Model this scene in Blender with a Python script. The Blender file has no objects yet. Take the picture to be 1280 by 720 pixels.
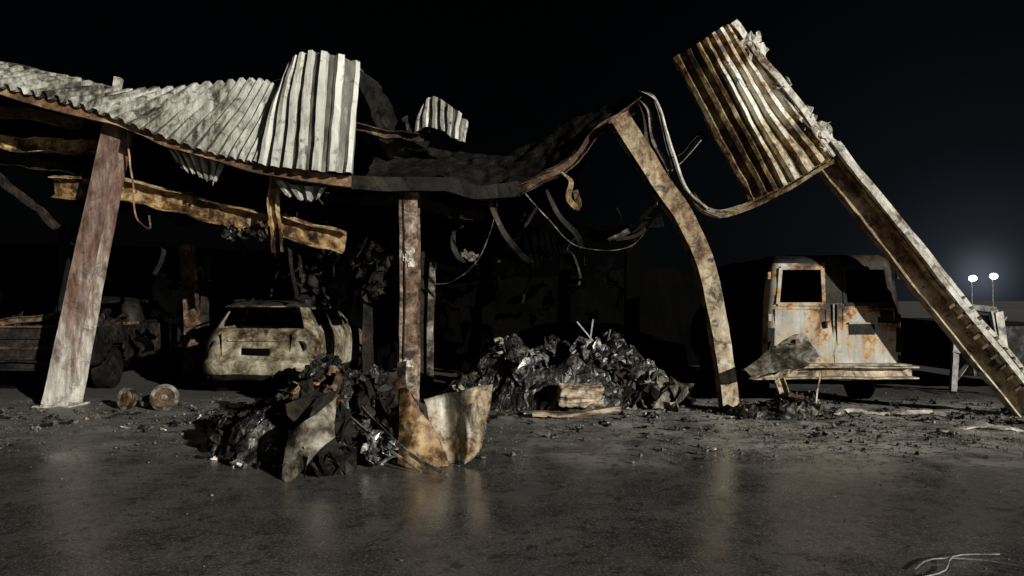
import bpy, math, random
from mathutils import Vector, Matrix, Euler, noise
random.seed(7)
R = random.Random(11)
scene = bpy.context.scene
scene.view_settings.view_transform = 'Standard'
scene.view_settings.look = 'None'
scene.view_settings.exposure = 0

# ------------------------------------------------------------------ materials
def ramp_mat(name, stops, scale=1.5, fine=9.0, stretch=(1, 1, 1), rough=(0.45, 0.8), metallic=0.0,
             bump=0.35, bump_scale=30, spec=0.3, grime=0.75, grime_lvl=0.5, streak=0.45, zshift=None):
    m = bpy.data.materials.new(name); m.use_nodes = True
    nt = m.node_tree; N = nt.nodes; L = nt.links
    b = N['Principled BSDF']
    tc = N.new('ShaderNodeTexCoord'); mp = N.new('ShaderNodeMapping')
    mp.inputs['Scale'].default_value = stretch
    L.new(tc.outputs['Object'], mp.inputs['Vector'])
    def noi(sc, det, ro, src, dist=0.0):
        q = N.new('ShaderNodeTexNoise'); q.inputs['Scale'].default_value = sc; q.inputs['Detail'].default_value = det
        q.inputs['Roughness'].default_value = ro; q.inputs['Distortion'].default_value = dist
        L.new(src, q.inputs['Vector']); return q.outputs['Fac']
    def mrange(src, a, bb, c, d):
        q = N.new('ShaderNodeMapRange'); q.inputs[1].default_value = a; q.inputs[2].default_value = bb
        q.inputs[3].default_value = c; q.inputs[4].default_value = d; L.new(src, q.inputs[0]); return q.outputs[0]
    def math_(op, a, c):
        q = N.new('ShaderNodeMath'); q.operation = op
        for i, s in enumerate((a, c)):
            if isinstance(s, (int, float)): q.inputs[i].default_value = s
            else: L.new(s, q.inputs[i])
        return q.outputs[0]
    n1 = noi(scale, 4, 0.68, mp.outputs[0], 0.5); n2 = noi(fine, 4, 0.74, mp.outputs[0])
    f = math_('ADD', math_('MULTIPLY', n1, 0.6), math_('MULTIPLY', n2, 0.4))
    if zshift:
        sx = N.new('ShaderNodeSeparateXYZ'); L.new(tc.outputs['Object'], sx.inputs[0])
        f = math_('ADD', f, mrange(sx.outputs['Z'], *zshift))
    cr = N.new('ShaderNodeValToRGB')
    el = cr.color_ramp.elements
    while len(el) > 1: el.remove(el[-1])
    el[0].position = stops[0][0]; el[0].color = (*stops[0][1], 1)
    for p, c in stops[1:]:
        e = el.new(p); e.color = (*c, 1)
    L.new(f, cr.inputs[0]); col = cr.outputs[0]
    if grime > 0:
        g = mrange(noi(4.5, 5, 0.75, tc.outputs['Object'], 0.8), grime_lvl-0.03, grime_lvl+0.09, 0, grime)
        mx = N.new('ShaderNodeMix'); mx.data_type = 'RGBA'; L.new(g, mx.inputs[0]); L.new(col, mx.inputs[6]); mx.inputs[7].default_value = (0.014, 0.011, 0.009, 1)
        col = mx.outputs[2]
    if streak > 0:
        mp2 = N.new('ShaderNodeMapping'); mp2.inputs['Scale'].default_value = (1, 1, 0.07); L.new(tc.outputs['Object'], mp2.inputs['Vector'])
        st = mrange(noi(14, 3, 0.7, mp2.outputs[0]), 0.4, 0.6, 1-streak, 1.08)
        vm = N.new('ShaderNodeVectorMath'); vm.operation = 'SCALE'; L.new(col, vm.inputs[0]); L.new(st, vm.inputs['Scale']); col = vm.outputs[0]
    L.new(col, b.inputs['Base Color'])
    L.new(mrange(n2, 0.35, 0.65, rough[0], rough[1]), b.inputs['Roughness'])
    b.inputs['Metallic'].default_value = metallic
    b.inputs['Specular IOR Level'].default_value = spec
    if bump > 0:
        n3 = noi(bump_scale, 2, 0.65, tc.outputs['Object'])
        bp = N.new('ShaderNodeBump'); bp.inputs['Strength'].default_value = bump; bp.inputs['Distance'].default_value = 0.01
        L.new(n3, bp.inputs['Height']); L.new(bp.outputs[0], b.inputs['Normal'])
    return m
def plain(name, c, rough=0.9, spec=0.03):
    m = bpy.data.materials.new(name); m.use_nodes = True; b = m.node_tree.nodes['Principled BSDF']
    n = m.node_tree.nodes.new('ShaderNodeTexNoise'); n.inputs['Scale'].default_value = 3; n.inputs['Detail'].default_value = 1
    r = m.node_tree.nodes.new('ShaderNodeValToRGB'); r.color_ramp.elements[0].color = (c*.5, c*.5, c*.5, 1); r.color_ramp.elements[1].color = (c*1.5, c*1.4, c*1.3, 1)
    m.node_tree.links.new(n.outputs[0], r.inputs[0]); m.node_tree.links.new(r.outputs[0], b.inputs['Base Color'])
    b.inputs['Roughness'].default_value = rough; b.inputs['Specular IOR Level'].default_value = spec
    return m

SOOT = (0.006, 0.0055, 0.005); CHAR = (0.016, 0.013, 0.011); RUSTD = (0.065, 0.033, 0.016)
RUST = (0.17, 0.085, 0.033); TAN = (0.37, 0.26, 0.135); ASH = (0.34, 0.325, 0.28); ZINC = (0.56, 0.56, 0.51); WHITE = (0.76, 0.75, 0.69)
M = {}
M['void'] = plain('unlit_black', 0.0012)  # near-black colour that paints the lack of light inside and underneath
M['soot'] = ramp_mat('soot_black', [(0.35, (0.003,)*3), (0.5, SOOT), (0.62, CHAR), (0.72, (0.035, 0.03, 0.025))], rough=(0.45, 0.85), spec=0.2, grime=0, streak=0)
M['soot_shade'] = ramp_mat('soot_shade_brown', [(0.42, (0.004,)*3), (0.52, CHAR), (0.6, (0.04, 0.026, 0.016)), (0.7, (0.10, 0.065, 0.035))], scale=1.3, rough=(0.45, 0.85), spec=0.2, grime=0, streak=0)  # brown soot, also the painted shade on the van door and fascia gap
M['fascia'] = ramp_mat('heat_bleached_sheet', [(0.37, CHAR), (0.43, (0.11, 0.10, 0.08)), (0.48, (0.27, 0.26, 0.22)), (0.54, (0.42, 0.42, 0.38)), (0.61, ZINC), (0.7, WHITE)], scale=0.9, fine=5, stretch=(1.6, 1, 0.5), rough=(0.35, 0.6), bump=0.1, grime=0.8, grime_lvl=0.55, streak=0.25)
M['fascialight'] = ramp_mat('lighter_sheet_end', [(0.36, CHAR), (0.41, (0.14, 0.13, 0.10)), (0.45, (0.34, 0.33, 0.29)), (0.51, (0.50, 0.50, 0.45)), (0.60, ZINC), (0.7, WHITE)], scale=0.8, fine=4, stretch=(1.6, 1, 0.5), rough=(0.35, 0.6), bump=0.1, grime=0.7, grime_lvl=0.58, streak=0.2)  # lighter copy of the fascia sheet for the end segment
M['valley'] = ramp_mat('shaded_sheet_valley', [(0.38, SOOT), (0.48, (0.045, 0.042, 0.035)), (0.56, (0.11, 0.105, 0.09)), (0.68, (0.32, 0.31, 0.28))], scale=0.9, fine=5, stretch=(1.6, 1, 0.5), rough=(0.4, 0.7), bump=0, grime=0, streak=0)  # shadow lines between ribs painted as a darker valley colour
M['fascia2'] = ramp_mat('scorched_sheet', [(0.38, SOOT), (0.43, (0.10, 0.06, 0.025)), (0.47, (0.34, 0.23, 0.10)), (0.52, (0.60, 0.56, 0.46)), (0.6, (0.74, 0.73, 0.67)), (0.7, WHITE)], scale=1.1, fine=5, rough=(0.35, 0.65), bump=0.12, grime=0.85, grime_lvl=0.54, streak=0.2)
M['fasciabrown'] = ramp_mat('rusted_sheet', [(0.37, SOOT), (0.44, RUSTD), (0.50, (0.21, 0.14, 0.06)), (0.57, (0.42, 0.33, 0.18)), (0.68, ZINC)], scale=1.4, fine=6, rough=(0.4, 0.7), bump=0.15, grime_lvl=.52)
M['torn'] = ramp_mat('torn_grey_sheet', [(0.40, SOOT), (0.47, (0.06, 0.047, 0.03)), (0.53, (0.17, 0.155, 0.125)), (0.6, (0.3, 0.29, 0.25)), (0.7, ZINC)], scale=1.8, fine=7, rough=(0.4, 0.7), bump=0.3, streak=0)
M['flash'] = ramp_mat('scorched_flashing', [(0.38, CHAR), (0.44, (0.13, 0.075, 0.035)), (0.5, (0.25, 0.195, 0.125)), (0.57, (0.36, 0.33, 0.27)), (0.68, (0.55, 0.53, 0.47))], scale=2.2, fine=10, rough=(0.35, 0.6), bump=0.25, grime=0.8, grime_lvl=.53, streak=0.2)
M['flashrust'] = ramp_mat('rusted_flashing', [(0.38, SOOT), (0.45, RUSTD), (0.51, (0.20, 0.105, 0.04)), (0.57, (0.34, 0.22, 0.10)), (0.68, (0.45, 0.37, 0.25))], scale=2.6, fine=11, rough=(0.4, 0.7), bump=0.3, grime=0.85, grime_lvl=.51, streak=0.2)
M['post'] = ramp_mat('primer_steel', [(0.38, (0.10, 0.055, 0.04)), (0.46, (0.17, 0.11, 0.085)), (0.53, (0.24, 0.185, 0.155)), (0.6, (0.40, 0.37, 0.33)), (0.7, (0.58, 0.56, 0.51))], scale=1.3, fine=9, stretch=(1.5, 1.5, 0.4), rough=(0.4, 0.7), grime=0.5, grime_lvl=0.54, streak=0.25, zshift=(0.0, 2.6, 0.13, -0.035))
M['posttan'] = ramp_mat('burnt_tan_steel', [(0.36, CHAR), (0.43, (0.15, 0.085, 0.04)), (0.5, (0.31, 0.225, 0.13)), (0.58, (0.46, 0.385, 0.265)), (0.68, (0.62, 0.57, 0.47))], scale=1.8, fine=9, rough=(0.4, 0.7), grime=0.9, grime_lvl=0.53, streak=0.25, zshift=(0.0, 3.5, 0.07, -0.04))
M['postmid'] = ramp_mat('scorched_post_steel', [(0.38, CHAR), (0.45, (0.10, 0.058, 0.038)), (0.52, (0.19, 0.125, 0.085)), (0.58, (0.32, 0.26, 0.2)), (0.66, (0.6, 0.57, 0.52))], scale=1.6, fine=8, rough=(0.4, 0.75), grime=0.85, grime_lvl=0.51, streak=0.25)
M['postdark'] = ramp_mat('burnt_rust_steel', [(0.42, SOOT), (0.49, RUSTD), (0.56, (0.13, 0.085, 0.05)), (0.62, (0.24, 0.19, 0.13)), (0.7, ASH)], scale=1.7, fine=10, rough=(0.5, 0.85), streak=0)
M['rustbeam'] = ramp_mat('rust_beam', [(0.36, CHAR), (0.44, RUSTD), (0.52, (0.16, 0.09, 0.05)), (0.62, TAN)], scale=1.2, fine=8, rough=(0.5, 0.85), grime_lvl=.55, streak=0)
M['purlin'] = ramp_mat('purlin_rust', [(0.39, SOOT), (0.45, RUSTD), (0.50, (0.25, 0.145, 0.055)), (0.56, (0.42, 0.32, 0.17)), (0.66, ASH)], scale=1.3, fine=6, rough=(0.5, 0.8), grime_lvl=.54, streak=0)
M['carpaint'] = ramp_mat('burnt_car_paint', [(0.37, SOOT), (0.43, (0.05, 0.035, 0.02)), (0.49, (0.16, 0.135, 0.085)), (0.55, (0.29, 0.26, 0.19)), (0.65, (0.45, 0.42, 0.33))], scale=1.6, fine=5, rough=(0.35, 0.6), bump=0.06, grime=0.6, grime_lvl=.53, streak=0.15, zshift=(0.5, 1.5, 0.03, -0.03), spec=0.4)
M['vanpaint'] = ramp_mat('burnt_van_paint', [(0.40, SOOT), (0.45, (0.11, 0.055, 0.02)), (0.485, (0.38, 0.21, 0.075)), (0.515, (0.42, 0.34, 0.23)), (0.545, (0.34, 0.33, 0.30)), (0.62, (0.46, 0.45, 0.42)), (0.7, (0.58, 0.57, 0.54))], scale=1.1, fine=4, rough=(0.35, 0.7), bump=0.06, grime=0.55, grime_lvl=0.57, streak=0.15, zshift=(0.7, 1.45, 0.05, -0.03))
M['pale'] = ramp_mat('pale_ash_metal', [(0.38, RUSTD), (0.45, (0.26, 0.23, 0.18)), (0.54, (0.52, 0.50, 0.45)), (0.68, WHITE)], scale=2.2, fine=9, rough=(0.35, 0.7), grime_lvl=0.55, streak=0.15)
M['glint'] = ramp_mat('scorched_aluminium', [(0.42, SOOT), (0.50, (0.13, 0.13, 0.13)), (0.60, (0.6, 0.6, 0.58))], scale=5, fine=15, rough=(0.25, 0.5), metallic=0.6, spec=0.5, grime=0, streak=0, bump=0)
M['mound'] = ramp_mat('wet_char', [(0.42, (0.004,)*3), (0.5, (0.012, 0.011, 0.01)), (0.58, (0.05, 0.047, 0.042)), (0.66, (0.2, 0.19, 0.175))], scale=3.5, fine=14, rough=(0.25, 0.65), spec=0.45, bump=0.8, bump_scale=22, grime=0, streak=0)
M['stone'] = ramp_mat('ash_gravel', [(0.4, SOOT), (0.5, (0.07, 0.067, 0.06)), (0.6, (0.2, 0.19, 0.175)), (0.7, (0.4, 0.39, 0.36))], scale=3, fine=25, rough=(0.6, 0.9), grime=0, streak=0, bump=0)
M['wood'] = ramp_mat('charred_plank', [(0.42, RUSTD), (0.5, (0.33, 0.26, 0.18)), (0.62, (0.55, 0.49, 0.39))], scale=3, fine=12, stretch=(0.4, 1, 3), rough=(0.6, 0.9), grime_lvl=.54, streak=0)
M['steelgrey'] = ramp_mat('grey_galvanised', [(0.38, (0.1, 0.1, 0.1)), (0.5, (0.3, 0.3, 0.29)), (0.65, (0.5, 0.5, 0.48))], rough=(0.4, 0.7), grime=0.6, streak=0, bump=0)

# ------------------------------------------------------------------ mesh builder
def root(name, loc=(0, 0, 0)):
    e = bpy.data.objects.new(name, None); e.location = loc
    e.empty_display_size = 0.3
    scene.collection.objects.link(e); return e

class MB:
    def __init__(s): s.v = []; s.f = []; s.mi = []; s.mats = []
    def mid(s, mat):
        if mat not in s.mats: s.mats.append(mat)
        return s.mats.index(mat)
    def add(s, verts, faces, mat):
        o = len(s.v); k = s.mid(mat) if isinstance(mat, str) else None
        s.v += [tuple(v) for v in verts]
        for n, f in enumerate(faces):
            s.f.append(tuple(i + o for i in f)); s.mi.append(k if k is not None else s.mid(mat[n]))
    def build(s, name, parent=None, smooth=False, solid=0, angle=None):
        me = bpy.data.meshes.new(name); me.from_pydata(s.v, [], s.f)
        for m in s.mats: me.materials.append(M[m])
        me.polygons.foreach_set('material_index', s.mi)
        if smooth: me.polygons.foreach_set('use_smooth', [True]*len(s.f))
        me.update()
        ob = bpy.data.objects.new(name, me); scene.collection.objects.link(ob)
        if parent: ob.parent = parent
        if solid:
            md = ob.modifiers.new('solid', 'SOLIDIFY'); md.thickness = solid; md.offset = 0
        return ob
    def box(s, c, d, mat, rot=(0, 0, 0), jit=0):
        E = Euler(rot).to_matrix(); c = Vector(c)
        vs = []
        for x in (-.5, .5):
            for y in (-.5, .5):
                for z in (-.5, .5):
                    p = Vector((x*d[0], y*d[1], z*d[2]))
                    if jit: p += Vector((R.uniform(-jit, jit), R.uniform(-jit, jit), R.uniform(-jit, jit)))
                    vs.append(c + E @ p)
        s.add(vs, [(0, 1, 3, 2), (4, 6, 7, 5), (0, 4, 5, 1), (2, 3, 7, 6), (0, 2, 6, 4), (1, 5, 7, 3)], mat)
    def sweep(s, pts, prof, side, mat, scales=None, jitter=0.0, step=0.12, twist=0.0, seed=0):
        P = resample([Vector(p) for p in pts], step)
        n = len(P); side = Vector(side)
        rings = []
        for i, p in enumerate(P):
            t = (P[min(i+1, n-1)] - P[max(i-1, 0)]).normalized()
            sd = (side - t*side.dot(t)).normalized(); nn = t.cross(sd)
            u = i/(n-1)
            sc = 1 if scales is None else scales[0]*(1-u)+scales[1]*u
            a = twist*u
            if jitter:
                p = p + Vector(noise.noise_vector(Vector((p.x*1.7+seed, p.y*1.7, p.z*1.7))))*jitter
            ring = []
            for k, (x, y) in enumerate(prof):
                xx = x*math.cos(a)-y*math.sin(a); yy = x*math.sin(a)+y*math.cos(a)
                q = p + sd*xx*sc + nn*yy*sc
                if jitter:
                    q = q + Vector(noise.noise_vector(q*5+Vector((seed, 0, 0))))*jitter*0.35
                ring.append(q)
            rings.append(ring)
        m = len(prof); V = [q for r in rings for q in r]; F = []
        for i in range(n-1):
            for k in range(m):
                k2 = (k+1) % m
                F.append((i*m+k, i*m+k2, (i+1)*m+k2, (i+1)*m+k))
        F.append(tuple(range(m))[::-1]); F.append(tuple((n-1)*m+k for k in range(m)))
        s.add(V, F, mat)
    def ruled(s, A, B, mat, ribs=0, depth=0.04, nv=10, warp=0.03, seed=0, nu=None, dents=0.0, ragged=0.0, valley=None):
        """sheet between polyline A and polyline B, optionally with trapezoid ribs running A->B"""
        A = [Vector(a) for a in A]; B = [Vector(b) for b in B]
        prof = [(0.0, 0), (0.26, 0), (0.38, 1), (0.74, 1), (0.86, 0)]
        us = []
        if ribs:
            for r in range(ribs):
                for (q, h) in prof: us.append(((r+q)/ribs, h*(1+0.12*noise.noise(Vector((r*1.7, seed, 0))))))
            us.append((1.0, 0))
        else:
            nu = nu or 24
            us = [(i/nu, 0) for i in range(nu+1)]
        V = []; nn = len(us)
        for (u, h) in us:
            a = pl(A, u); b = pl(B, u)
            if ragged: b = b + (b-a).normalized()*ragged*noise.noise(Vector((u*23, seed, 1)))
            a2 = pl(A, min(1, u+0.01)); a1 = pl(A, max(0, u-0.01)); b2 = pl(B, min(1, u+0.01)); b1 = pl(B, max(0, u-0.01))
            for j in range(nv+1):
                w = j/nv
                p = a.lerp(b, w)
                tu = (a2-a1).lerp(b2-b1, w); tv = b-a
                nrm = tu.cross(tv).normalized()
                if nrm.y > 0: nrm = -nrm
                p = p + nrm*h*depth
                p = p + nrm*warp*noise.noise(Vector((p.x*1.3+seed, p.y*1.3, p.z*1.3)))*2
                if dents: p = p + Vector(noise.noise_vector(Vector((p.x*5+seed, p.y*5, p.z*5))))*dents
                V.append(p)
        F = []; ML = []
        for i in range(nn-1):
            for j in range(nv):
                F.append((i*(nv+1)+j, i*(nv+1)+j+1, (i+1)*(nv+1)+j+1, (i+1)*(nv+1)+j))
                ML.append(valley if (valley and ribs and i % 5 in (0, 4)) else mat)  # valley faces take the darker material, painting the groove shade
        s.add(V, F, ML)
    def crumple(s, c, size, rot, amp, mat, n=6, seed=0, freq=2.2, curl=0.0):
        E = Euler(rot).to_matrix(); c = Vector(c); V = []
        m = max(2, int(n*size[1]/max(size[0], 1e-3))) if size[1] < size[0] else n
        for i in range(n+1):
            for j in range(m+1):
                x = (i/n-.5)*size[0]; y = (j/m-.5)*size[1]
                edge = 1+0.25*noise.noise(Vector((seed*3.1, i*0.9, j*0.9)))
                p = Vector((x*edge, y*edge, curl*(x*x/(size[0]*.5))))
                q = noise.noise_vector(Vector((x*freq/size[0]*1.5+seed, y*freq/size[0]*1.5, seed*.37)))
                q2 = noise.noise_vector(Vector((x*freq/size[0]*4+seed, y*freq/size[0]*4, seed*.77)))
                p += Vector(q)*amp + Vector(q2)*amp*0.45
                V.append(c + E @ p)
        F = []
        for i in range(n):
            for j in range(m):
                a = i*(m+1)+j
                F.append((a, a+m+1, a+m+2)); F.append((a, a+m+2, a+1))
        s.add(V, F, mat)
    def tube(s, pts, r, mat, seg=6, step=0.08):
        prof = [(r*math.cos(2*math.pi*k/seg), r*math.sin(2*math.pi*k/seg)) for k in range(seg)]
        s.sweep(pts, prof, Vector((0, 0, 1)), mat, step=step)
    def cyl(s, c, r, h, mat, axis='Z', seg=24, rot=None, hole=0, taper=1.0):
        E = Euler(rot).to_matrix() if rot else {'Z': Matrix.Identity(3), 'X': Euler((0, math.pi/2, 0)).to_matrix(), 'Y': Euler((math.pi/2, 0, 0)).to_matrix()}[axis]
        c = Vector(c); V = []; F = []
        for z, rr in ((-h/2, r), (h/2, r*taper)):
            for k in range(seg):
                a = 2*math.pi*k/seg; V.append(c+E@Vector((rr*math.cos(a), rr*math.sin(a), z)))
        for k in range(seg): F.append((k, (k+1) % seg, seg+(k+1) % seg, seg+k))
        if hole:
            for z, rr in ((-h/2, hole), (h/2, hole)):
                for k in range(seg):
                    a = 2*math.pi*k/seg; V.append(c+E@Vector((rr*math.cos(a), rr*math.sin(a), z)))
            for k in range(seg):
                k2 = (k+1) % seg
                F.append((2*seg+k2, 2*seg+k, 3*seg+k, 3*seg+k2))
                F.append((k2, k, 2*seg+k, 2*seg+k2)); F.append((seg+k, seg+k2, 3*seg+k2, 3*seg+k))
        else:
            F.append(tuple(range(seg))[::-1]); F.append(tuple(range(seg, 2*seg)))
        s.add(V, F, mat)

def pl(P, u):
    n = len(P)-1; x = max(0, min(1, u))*n; i = min(int(x), n-1); t = x-i
    p0 = P[max(i-1, 0)]; p1 = P[i]; p2 = P[i+1]; p3 = P[min(i+2, n)]
    if n == 1: return p1.lerp(p2, t)
    return 0.5*((2*p1)+(p2-p0)*t+(2*p0-5*p1+4*p2-p3)*t*t+(3*p1-p0-3*p2+p3)*t*t*t)

def resample(P, step):
    L = sum((P[i+1]-P[i]).length for i in range(len(P)-1))
    n = max(2, int(L/step))
    return [pl(P, i/n) for i in range(n+1)]

def isec(w, d, tf=0.02, tw=0.015):
    a = w/2; b = d/2
    return [(-a, -b), (a, -b), (a, -b+tf), (tw/2, -b+tf), (tw/2, b-tf), (a, b-tf), (a, b), (-a, b), (-a, b-tf), (-tw/2, b-tf), (-tw/2, -b+tf), (-a, -b+tf)]
def rect(w, d): return [(-w/2, -d/2), (w/2, -d/2), (w/2, d/2), (-w/2, d/2)]
def csec(w, d, t=0.012):
    a = w/2; b = d/2
    return [(-a, -b), (a, -b), (a, b), (a-t, b), (a-t, -b+t), (-a+t, -b+t), (-a+t, b), (-a, b)]

# ------------------------------------------------------------------ burned structure
G = root('burned_carport_building')

mb = MB(); mb.sweep([(-6.62, 10.9, -0.02), (-6.25, 10.92, 2.0), (-5.83, 10.95, 4.2)], isec(0.33, 0.34), (1, 0, 0), 'post', scales=(1.15, 0.88), jitter=0.012); mb.build('steel_post_1', G)
mb = MB(); mb.box((-6.62, 10.9, 0.012), (0.55, 0.5, 0.024), 'post'); mb.build('post_base_plate', G)
mb = MB(); mb.sweep([(-1.54, 11.0, -0.02), (-1.51, 11.0, 1.6), (-1.53, 11.0, 3.3)], isec(0.27, 0.3), (1, 0, 0), 'postmid', jitter=0.02)
mb.sweep([(-1.60, 10.835, 0.2), (-1.57, 10.835, 1.6), (-1.59, 10.835, 3.2)], rect(0.02, 0.015), (1, 0, 0), 'soot', jitter=0.02)
for i, (x, z, a) in enumerate([(-1.49, 2.28, .12), (-1.52, 2.18, .16), (-1.47, 2.08, .10), (-1.52, 0.62, .14)]):
    mb.crumple((x, 10.83, z), (a, a*.8, 0), (1.57, 0, R.uniform(-.3, .3)), 0.02, 'pale', n=8, seed=4+i)
mb.build('steel_post_2', G)
mb = MB(); mb.sweep([(1.50, 10.4, 4.12), (1.95, 10.35, 3.37), (2.45, 10.3, 2.55), (2.70, 10.3, 1.94), (2.87, 10.3, 1.10), (3.03, 10.3, -0.02)], isec(0.25, 0.26), (1, 0, 0.3), 'posttan', jitter=0.02, scales=(1.1, 0.9)); mb.build('bent_steel_post', G)

mb = MB()
mb.sweep([(4.20, 10.15, 3.62), (5.58, 10.0, 1.74), (6.92, 9.85, -0.03)], csec(0.30, 0.16, 0.02), (0.82, 0, 0.57), 'posttan', jitter=0.02)
mb.sweep([(4.36, 10.05, 3.70), (5.74, 9.9, 1.83), (7.08, 9.75, 0.02)], rect(0.07, 0.12), (0.82, 0, 0.57), 'pale', jitter=0.02)
mb.sweep([(4.46, 10.12, 3.70), (5.86, 9.95, 1.83), (7.2, 9.8, 0.02)], rect(0.05, 0.10), (0.82, 0, 0.57), 'pale', jitter=0.03)
d = Vector((6.95-4.22, -0.3, -3.65)).normalized()
for i in range(9):
    p = Vector((5.93, 9.86, 1.52)) + d*(i*0.17)
    mb.box(p, (0.26, 0.03, 0.035), 'postdark', rot=(0, math.radians(-35), 0), jit=0.008)
mb.build('leaning_rafter', G)

hd = [(-9.4, 10.6, 4.9), (-7.57, 10.6, 4.62), (-6.94, 10.6, 4.45), (-5.68, 10.6, 4.11), (-4.70, 10.6, 3.74), (-3.33, 10.6, 3.37), (-2.29, 10.62, 3.24), (-1.49, 10.65, 3.24), (-.46, 10.7, 3.12), (.11, 10.7, 3.17), (.69, 10.65, 3.47), (1.26, 10.55, 3.98), (1.86, 10.4, 4.36)]
mb = MB(); mb.sweep(hd[:7], isec(0.15, 0.18, 0.02), (0, 0, 1), 'rustbeam', jitter=0.03); mb.build('header_beam_1', G)
mb = MB(); mb.sweep(hd[6:10], isec(0.20, 0.18, 0.02), (0, 0, 1), 'soot_shade', jitter=0.06)
mb.sweep(hd[9:], csec(0.14, 0.10, 0.012), (0, -0.4, 1), 'postdark', jitter=0.08, step=.08); mb.build('header_beam_2', G)

# left fascia
T = [(-9.7, 11.2, 5.37), (-7.76, 11.2, 5.10), (-6.91, 11.2, 4.92), (-6.06, 11.2, 4.73), (-5.10, 11.1, 4.71), (-4.20, 10.9, 4.76), (-3.55, 10.8, 4.72), (-3.38, 10.78, 4.5)]
Bm = [(-10.2, 10.45, 4.86), (-8.2, 10.45, 4.66), (-7.3, 10.45, 4.54), (-6.5, 10.45, 4.36), (-5.70, 10.45, 4.12), (-4.85, 10.45, 3.80), (-4.1, 10.45, 3.58), (-3.60, 10.45, 3.47)]
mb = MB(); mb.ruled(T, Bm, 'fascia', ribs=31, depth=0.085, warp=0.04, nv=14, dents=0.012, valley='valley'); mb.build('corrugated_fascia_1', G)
T = [(-3.16, 10.60, 4.88), (-3.0, 10.42, 5.0), (-2.83, 10.36, 5.04), (-2.5, 10.4, 5.01), (-2.20, 10.6, 4.94)]
Bm = [(-3.58, 10.43, 3.46), (-3.3, 10.38, 3.42), (-2.98, 10.35, 3.38), (-2.6, 10.35, 3.35), (-2.25, 10.45, 3.33)]
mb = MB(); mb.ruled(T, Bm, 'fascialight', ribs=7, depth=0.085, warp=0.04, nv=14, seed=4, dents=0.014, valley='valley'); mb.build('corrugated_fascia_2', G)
mb = MB(); mb.ruled([(-2.95, 10.45, 5.06), (-2.55, 10.6, 5.02), (-2.2, 10.75, 4.95)], [(-2.9, 10.75, 4.98), (-2.5, 10.9, 4.92), (-2.0, 11.1, 4.7)], 'fascia', nu=12, dents=0.04)
mb.ruled([(-3.9, 11.05, 4.72), (-3.4, 10.95, 4.86), (-2.9, 10.8, 5.0)], [(-3.8, 10.9, 3.9), (-3.4, 10.9, 3.8), (-3.0, 10.8, 3.8)], 'soot_shade', nu=12, dents=0.04)  # dark sheet added behind the gap to paint the shaded fold
mb.ruled([(-2.2, 10.62, 4.93), (-1.95, 11.1, 4.75), (-1.75, 11.6, 4.3), (-1.6, 12.0, 3.8)], [(-2.26, 10.5, 4.75), (-2.15, 11.1, 4.4), (-2.0, 11.6, 3.9), (-1.8, 12, 3.4)], 'soot', nu=16, dents=0.06); mb.build('torn_roof_edge', G)
mb = MB(); mb.sweep([(-9.7, 11.2, 5.40), (-7.76, 11.2, 5.13), (-6.91, 11.2, 4.95), (-6.06, 11.2, 4.76)], rect(0.05, 0.08), (0, 0, 1), 'torn', jitter=0.03)
mb.box((-6.05, 11.3, 4.86), (0.1, 0.1, 0.2), 'pale', rot=(0, 0.2, 0), jit=0.01); mb.build('roof_trim', G)

mb = MB()
mb.ruled([(-5.2, 10.9, 4.0), (-4.8, 10.9, 3.85), (-4.2, 10.9, 3.62)], [(-4.95, 10.85, 3.55), (-4.6, 10.9, 3.36), (-4.35, 10.85, 3.30)], 'fascia', ribs=7, depth=0.06, dents=0.02, ragged=.15, valley='valley')
mb.ruled([(-3.5, 10.8, 3.35), (-3.1, 10.8, 3.25), (-2.7, 10.8, 3.2)], [(-3.35, 10.9, 3.15), (-3.05, 10.9, 3.02), (-2.85, 10.9, 3.05)], 'fascia', ribs=4, depth=0.06, dents=0.02, ragged=.1, valley='valley')
mb.build('hanging_sheet_scraps', G)
mb = MB()
mb.ruled([(-1.42, 11.3, 4.50), (-1.25, 11.25, 4.64), (-1.05, 11.2, 4.58), (-0.85, 11.15, 4.42), (-0.70, 11.3, 4.25)],
         [(-1.5, 11.5, 4.15), (-1.3, 11.3, 4.2), (-1.05, 11.2, 4.12), (-0.9, 11.15, 4.0), (-0.74, 11.3, 3.95)], 'fascia', ribs=7, depth=0.06, dents=0.02, nv=8, valley='valley')
mb.crumple((-1.45, 11.5, 4.2), (0.5, 0.5, 0), (1.2, 0.3, 0.5), 0.15, 'soot', n=8, seed=5)
mb.build('curled_roof_scrap', G)

A = [(-2.2, 12.2, 4.0), (-1.2, 12.2, 4.05), (-0.3, 12.0, 3.85), (0.5, 11.6, 4.05), (1.2, 11.1, 4.42), (1.86, 10.5, 4.5)]
B = [(-2.2, 10.75, 3.34), (-1.2, 10.75, 3.32), (-0.3, 10.8, 3.18), (0.5, 10.75, 3.40), (1.2, 10.65, 4.0), (1.86, 10.45, 4.40)]
mb = MB(); mb.ruled(A[:4], B[:4], 'soot', nu=50, nv=20, warp=0.06, dents=0.06, seed=3); mb.ruled(A[3:], B[3:], 'soot_shade', nu=30, nv=20, warp=0.06, dents=0.05, seed=3); mb.build('sagging_roof_skin', G)
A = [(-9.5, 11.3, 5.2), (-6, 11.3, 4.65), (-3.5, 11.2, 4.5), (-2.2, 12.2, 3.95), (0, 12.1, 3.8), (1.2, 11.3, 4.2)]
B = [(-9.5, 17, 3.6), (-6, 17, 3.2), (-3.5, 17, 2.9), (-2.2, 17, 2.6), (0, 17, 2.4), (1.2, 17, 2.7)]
mb = MB(); mb.ruled(A, B, 'void', ribs=50, nv=20, depth=0.04, warp=0.2, dents=0.06, seed=8); mb.build('collapsed_roof_skin', G)
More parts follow.
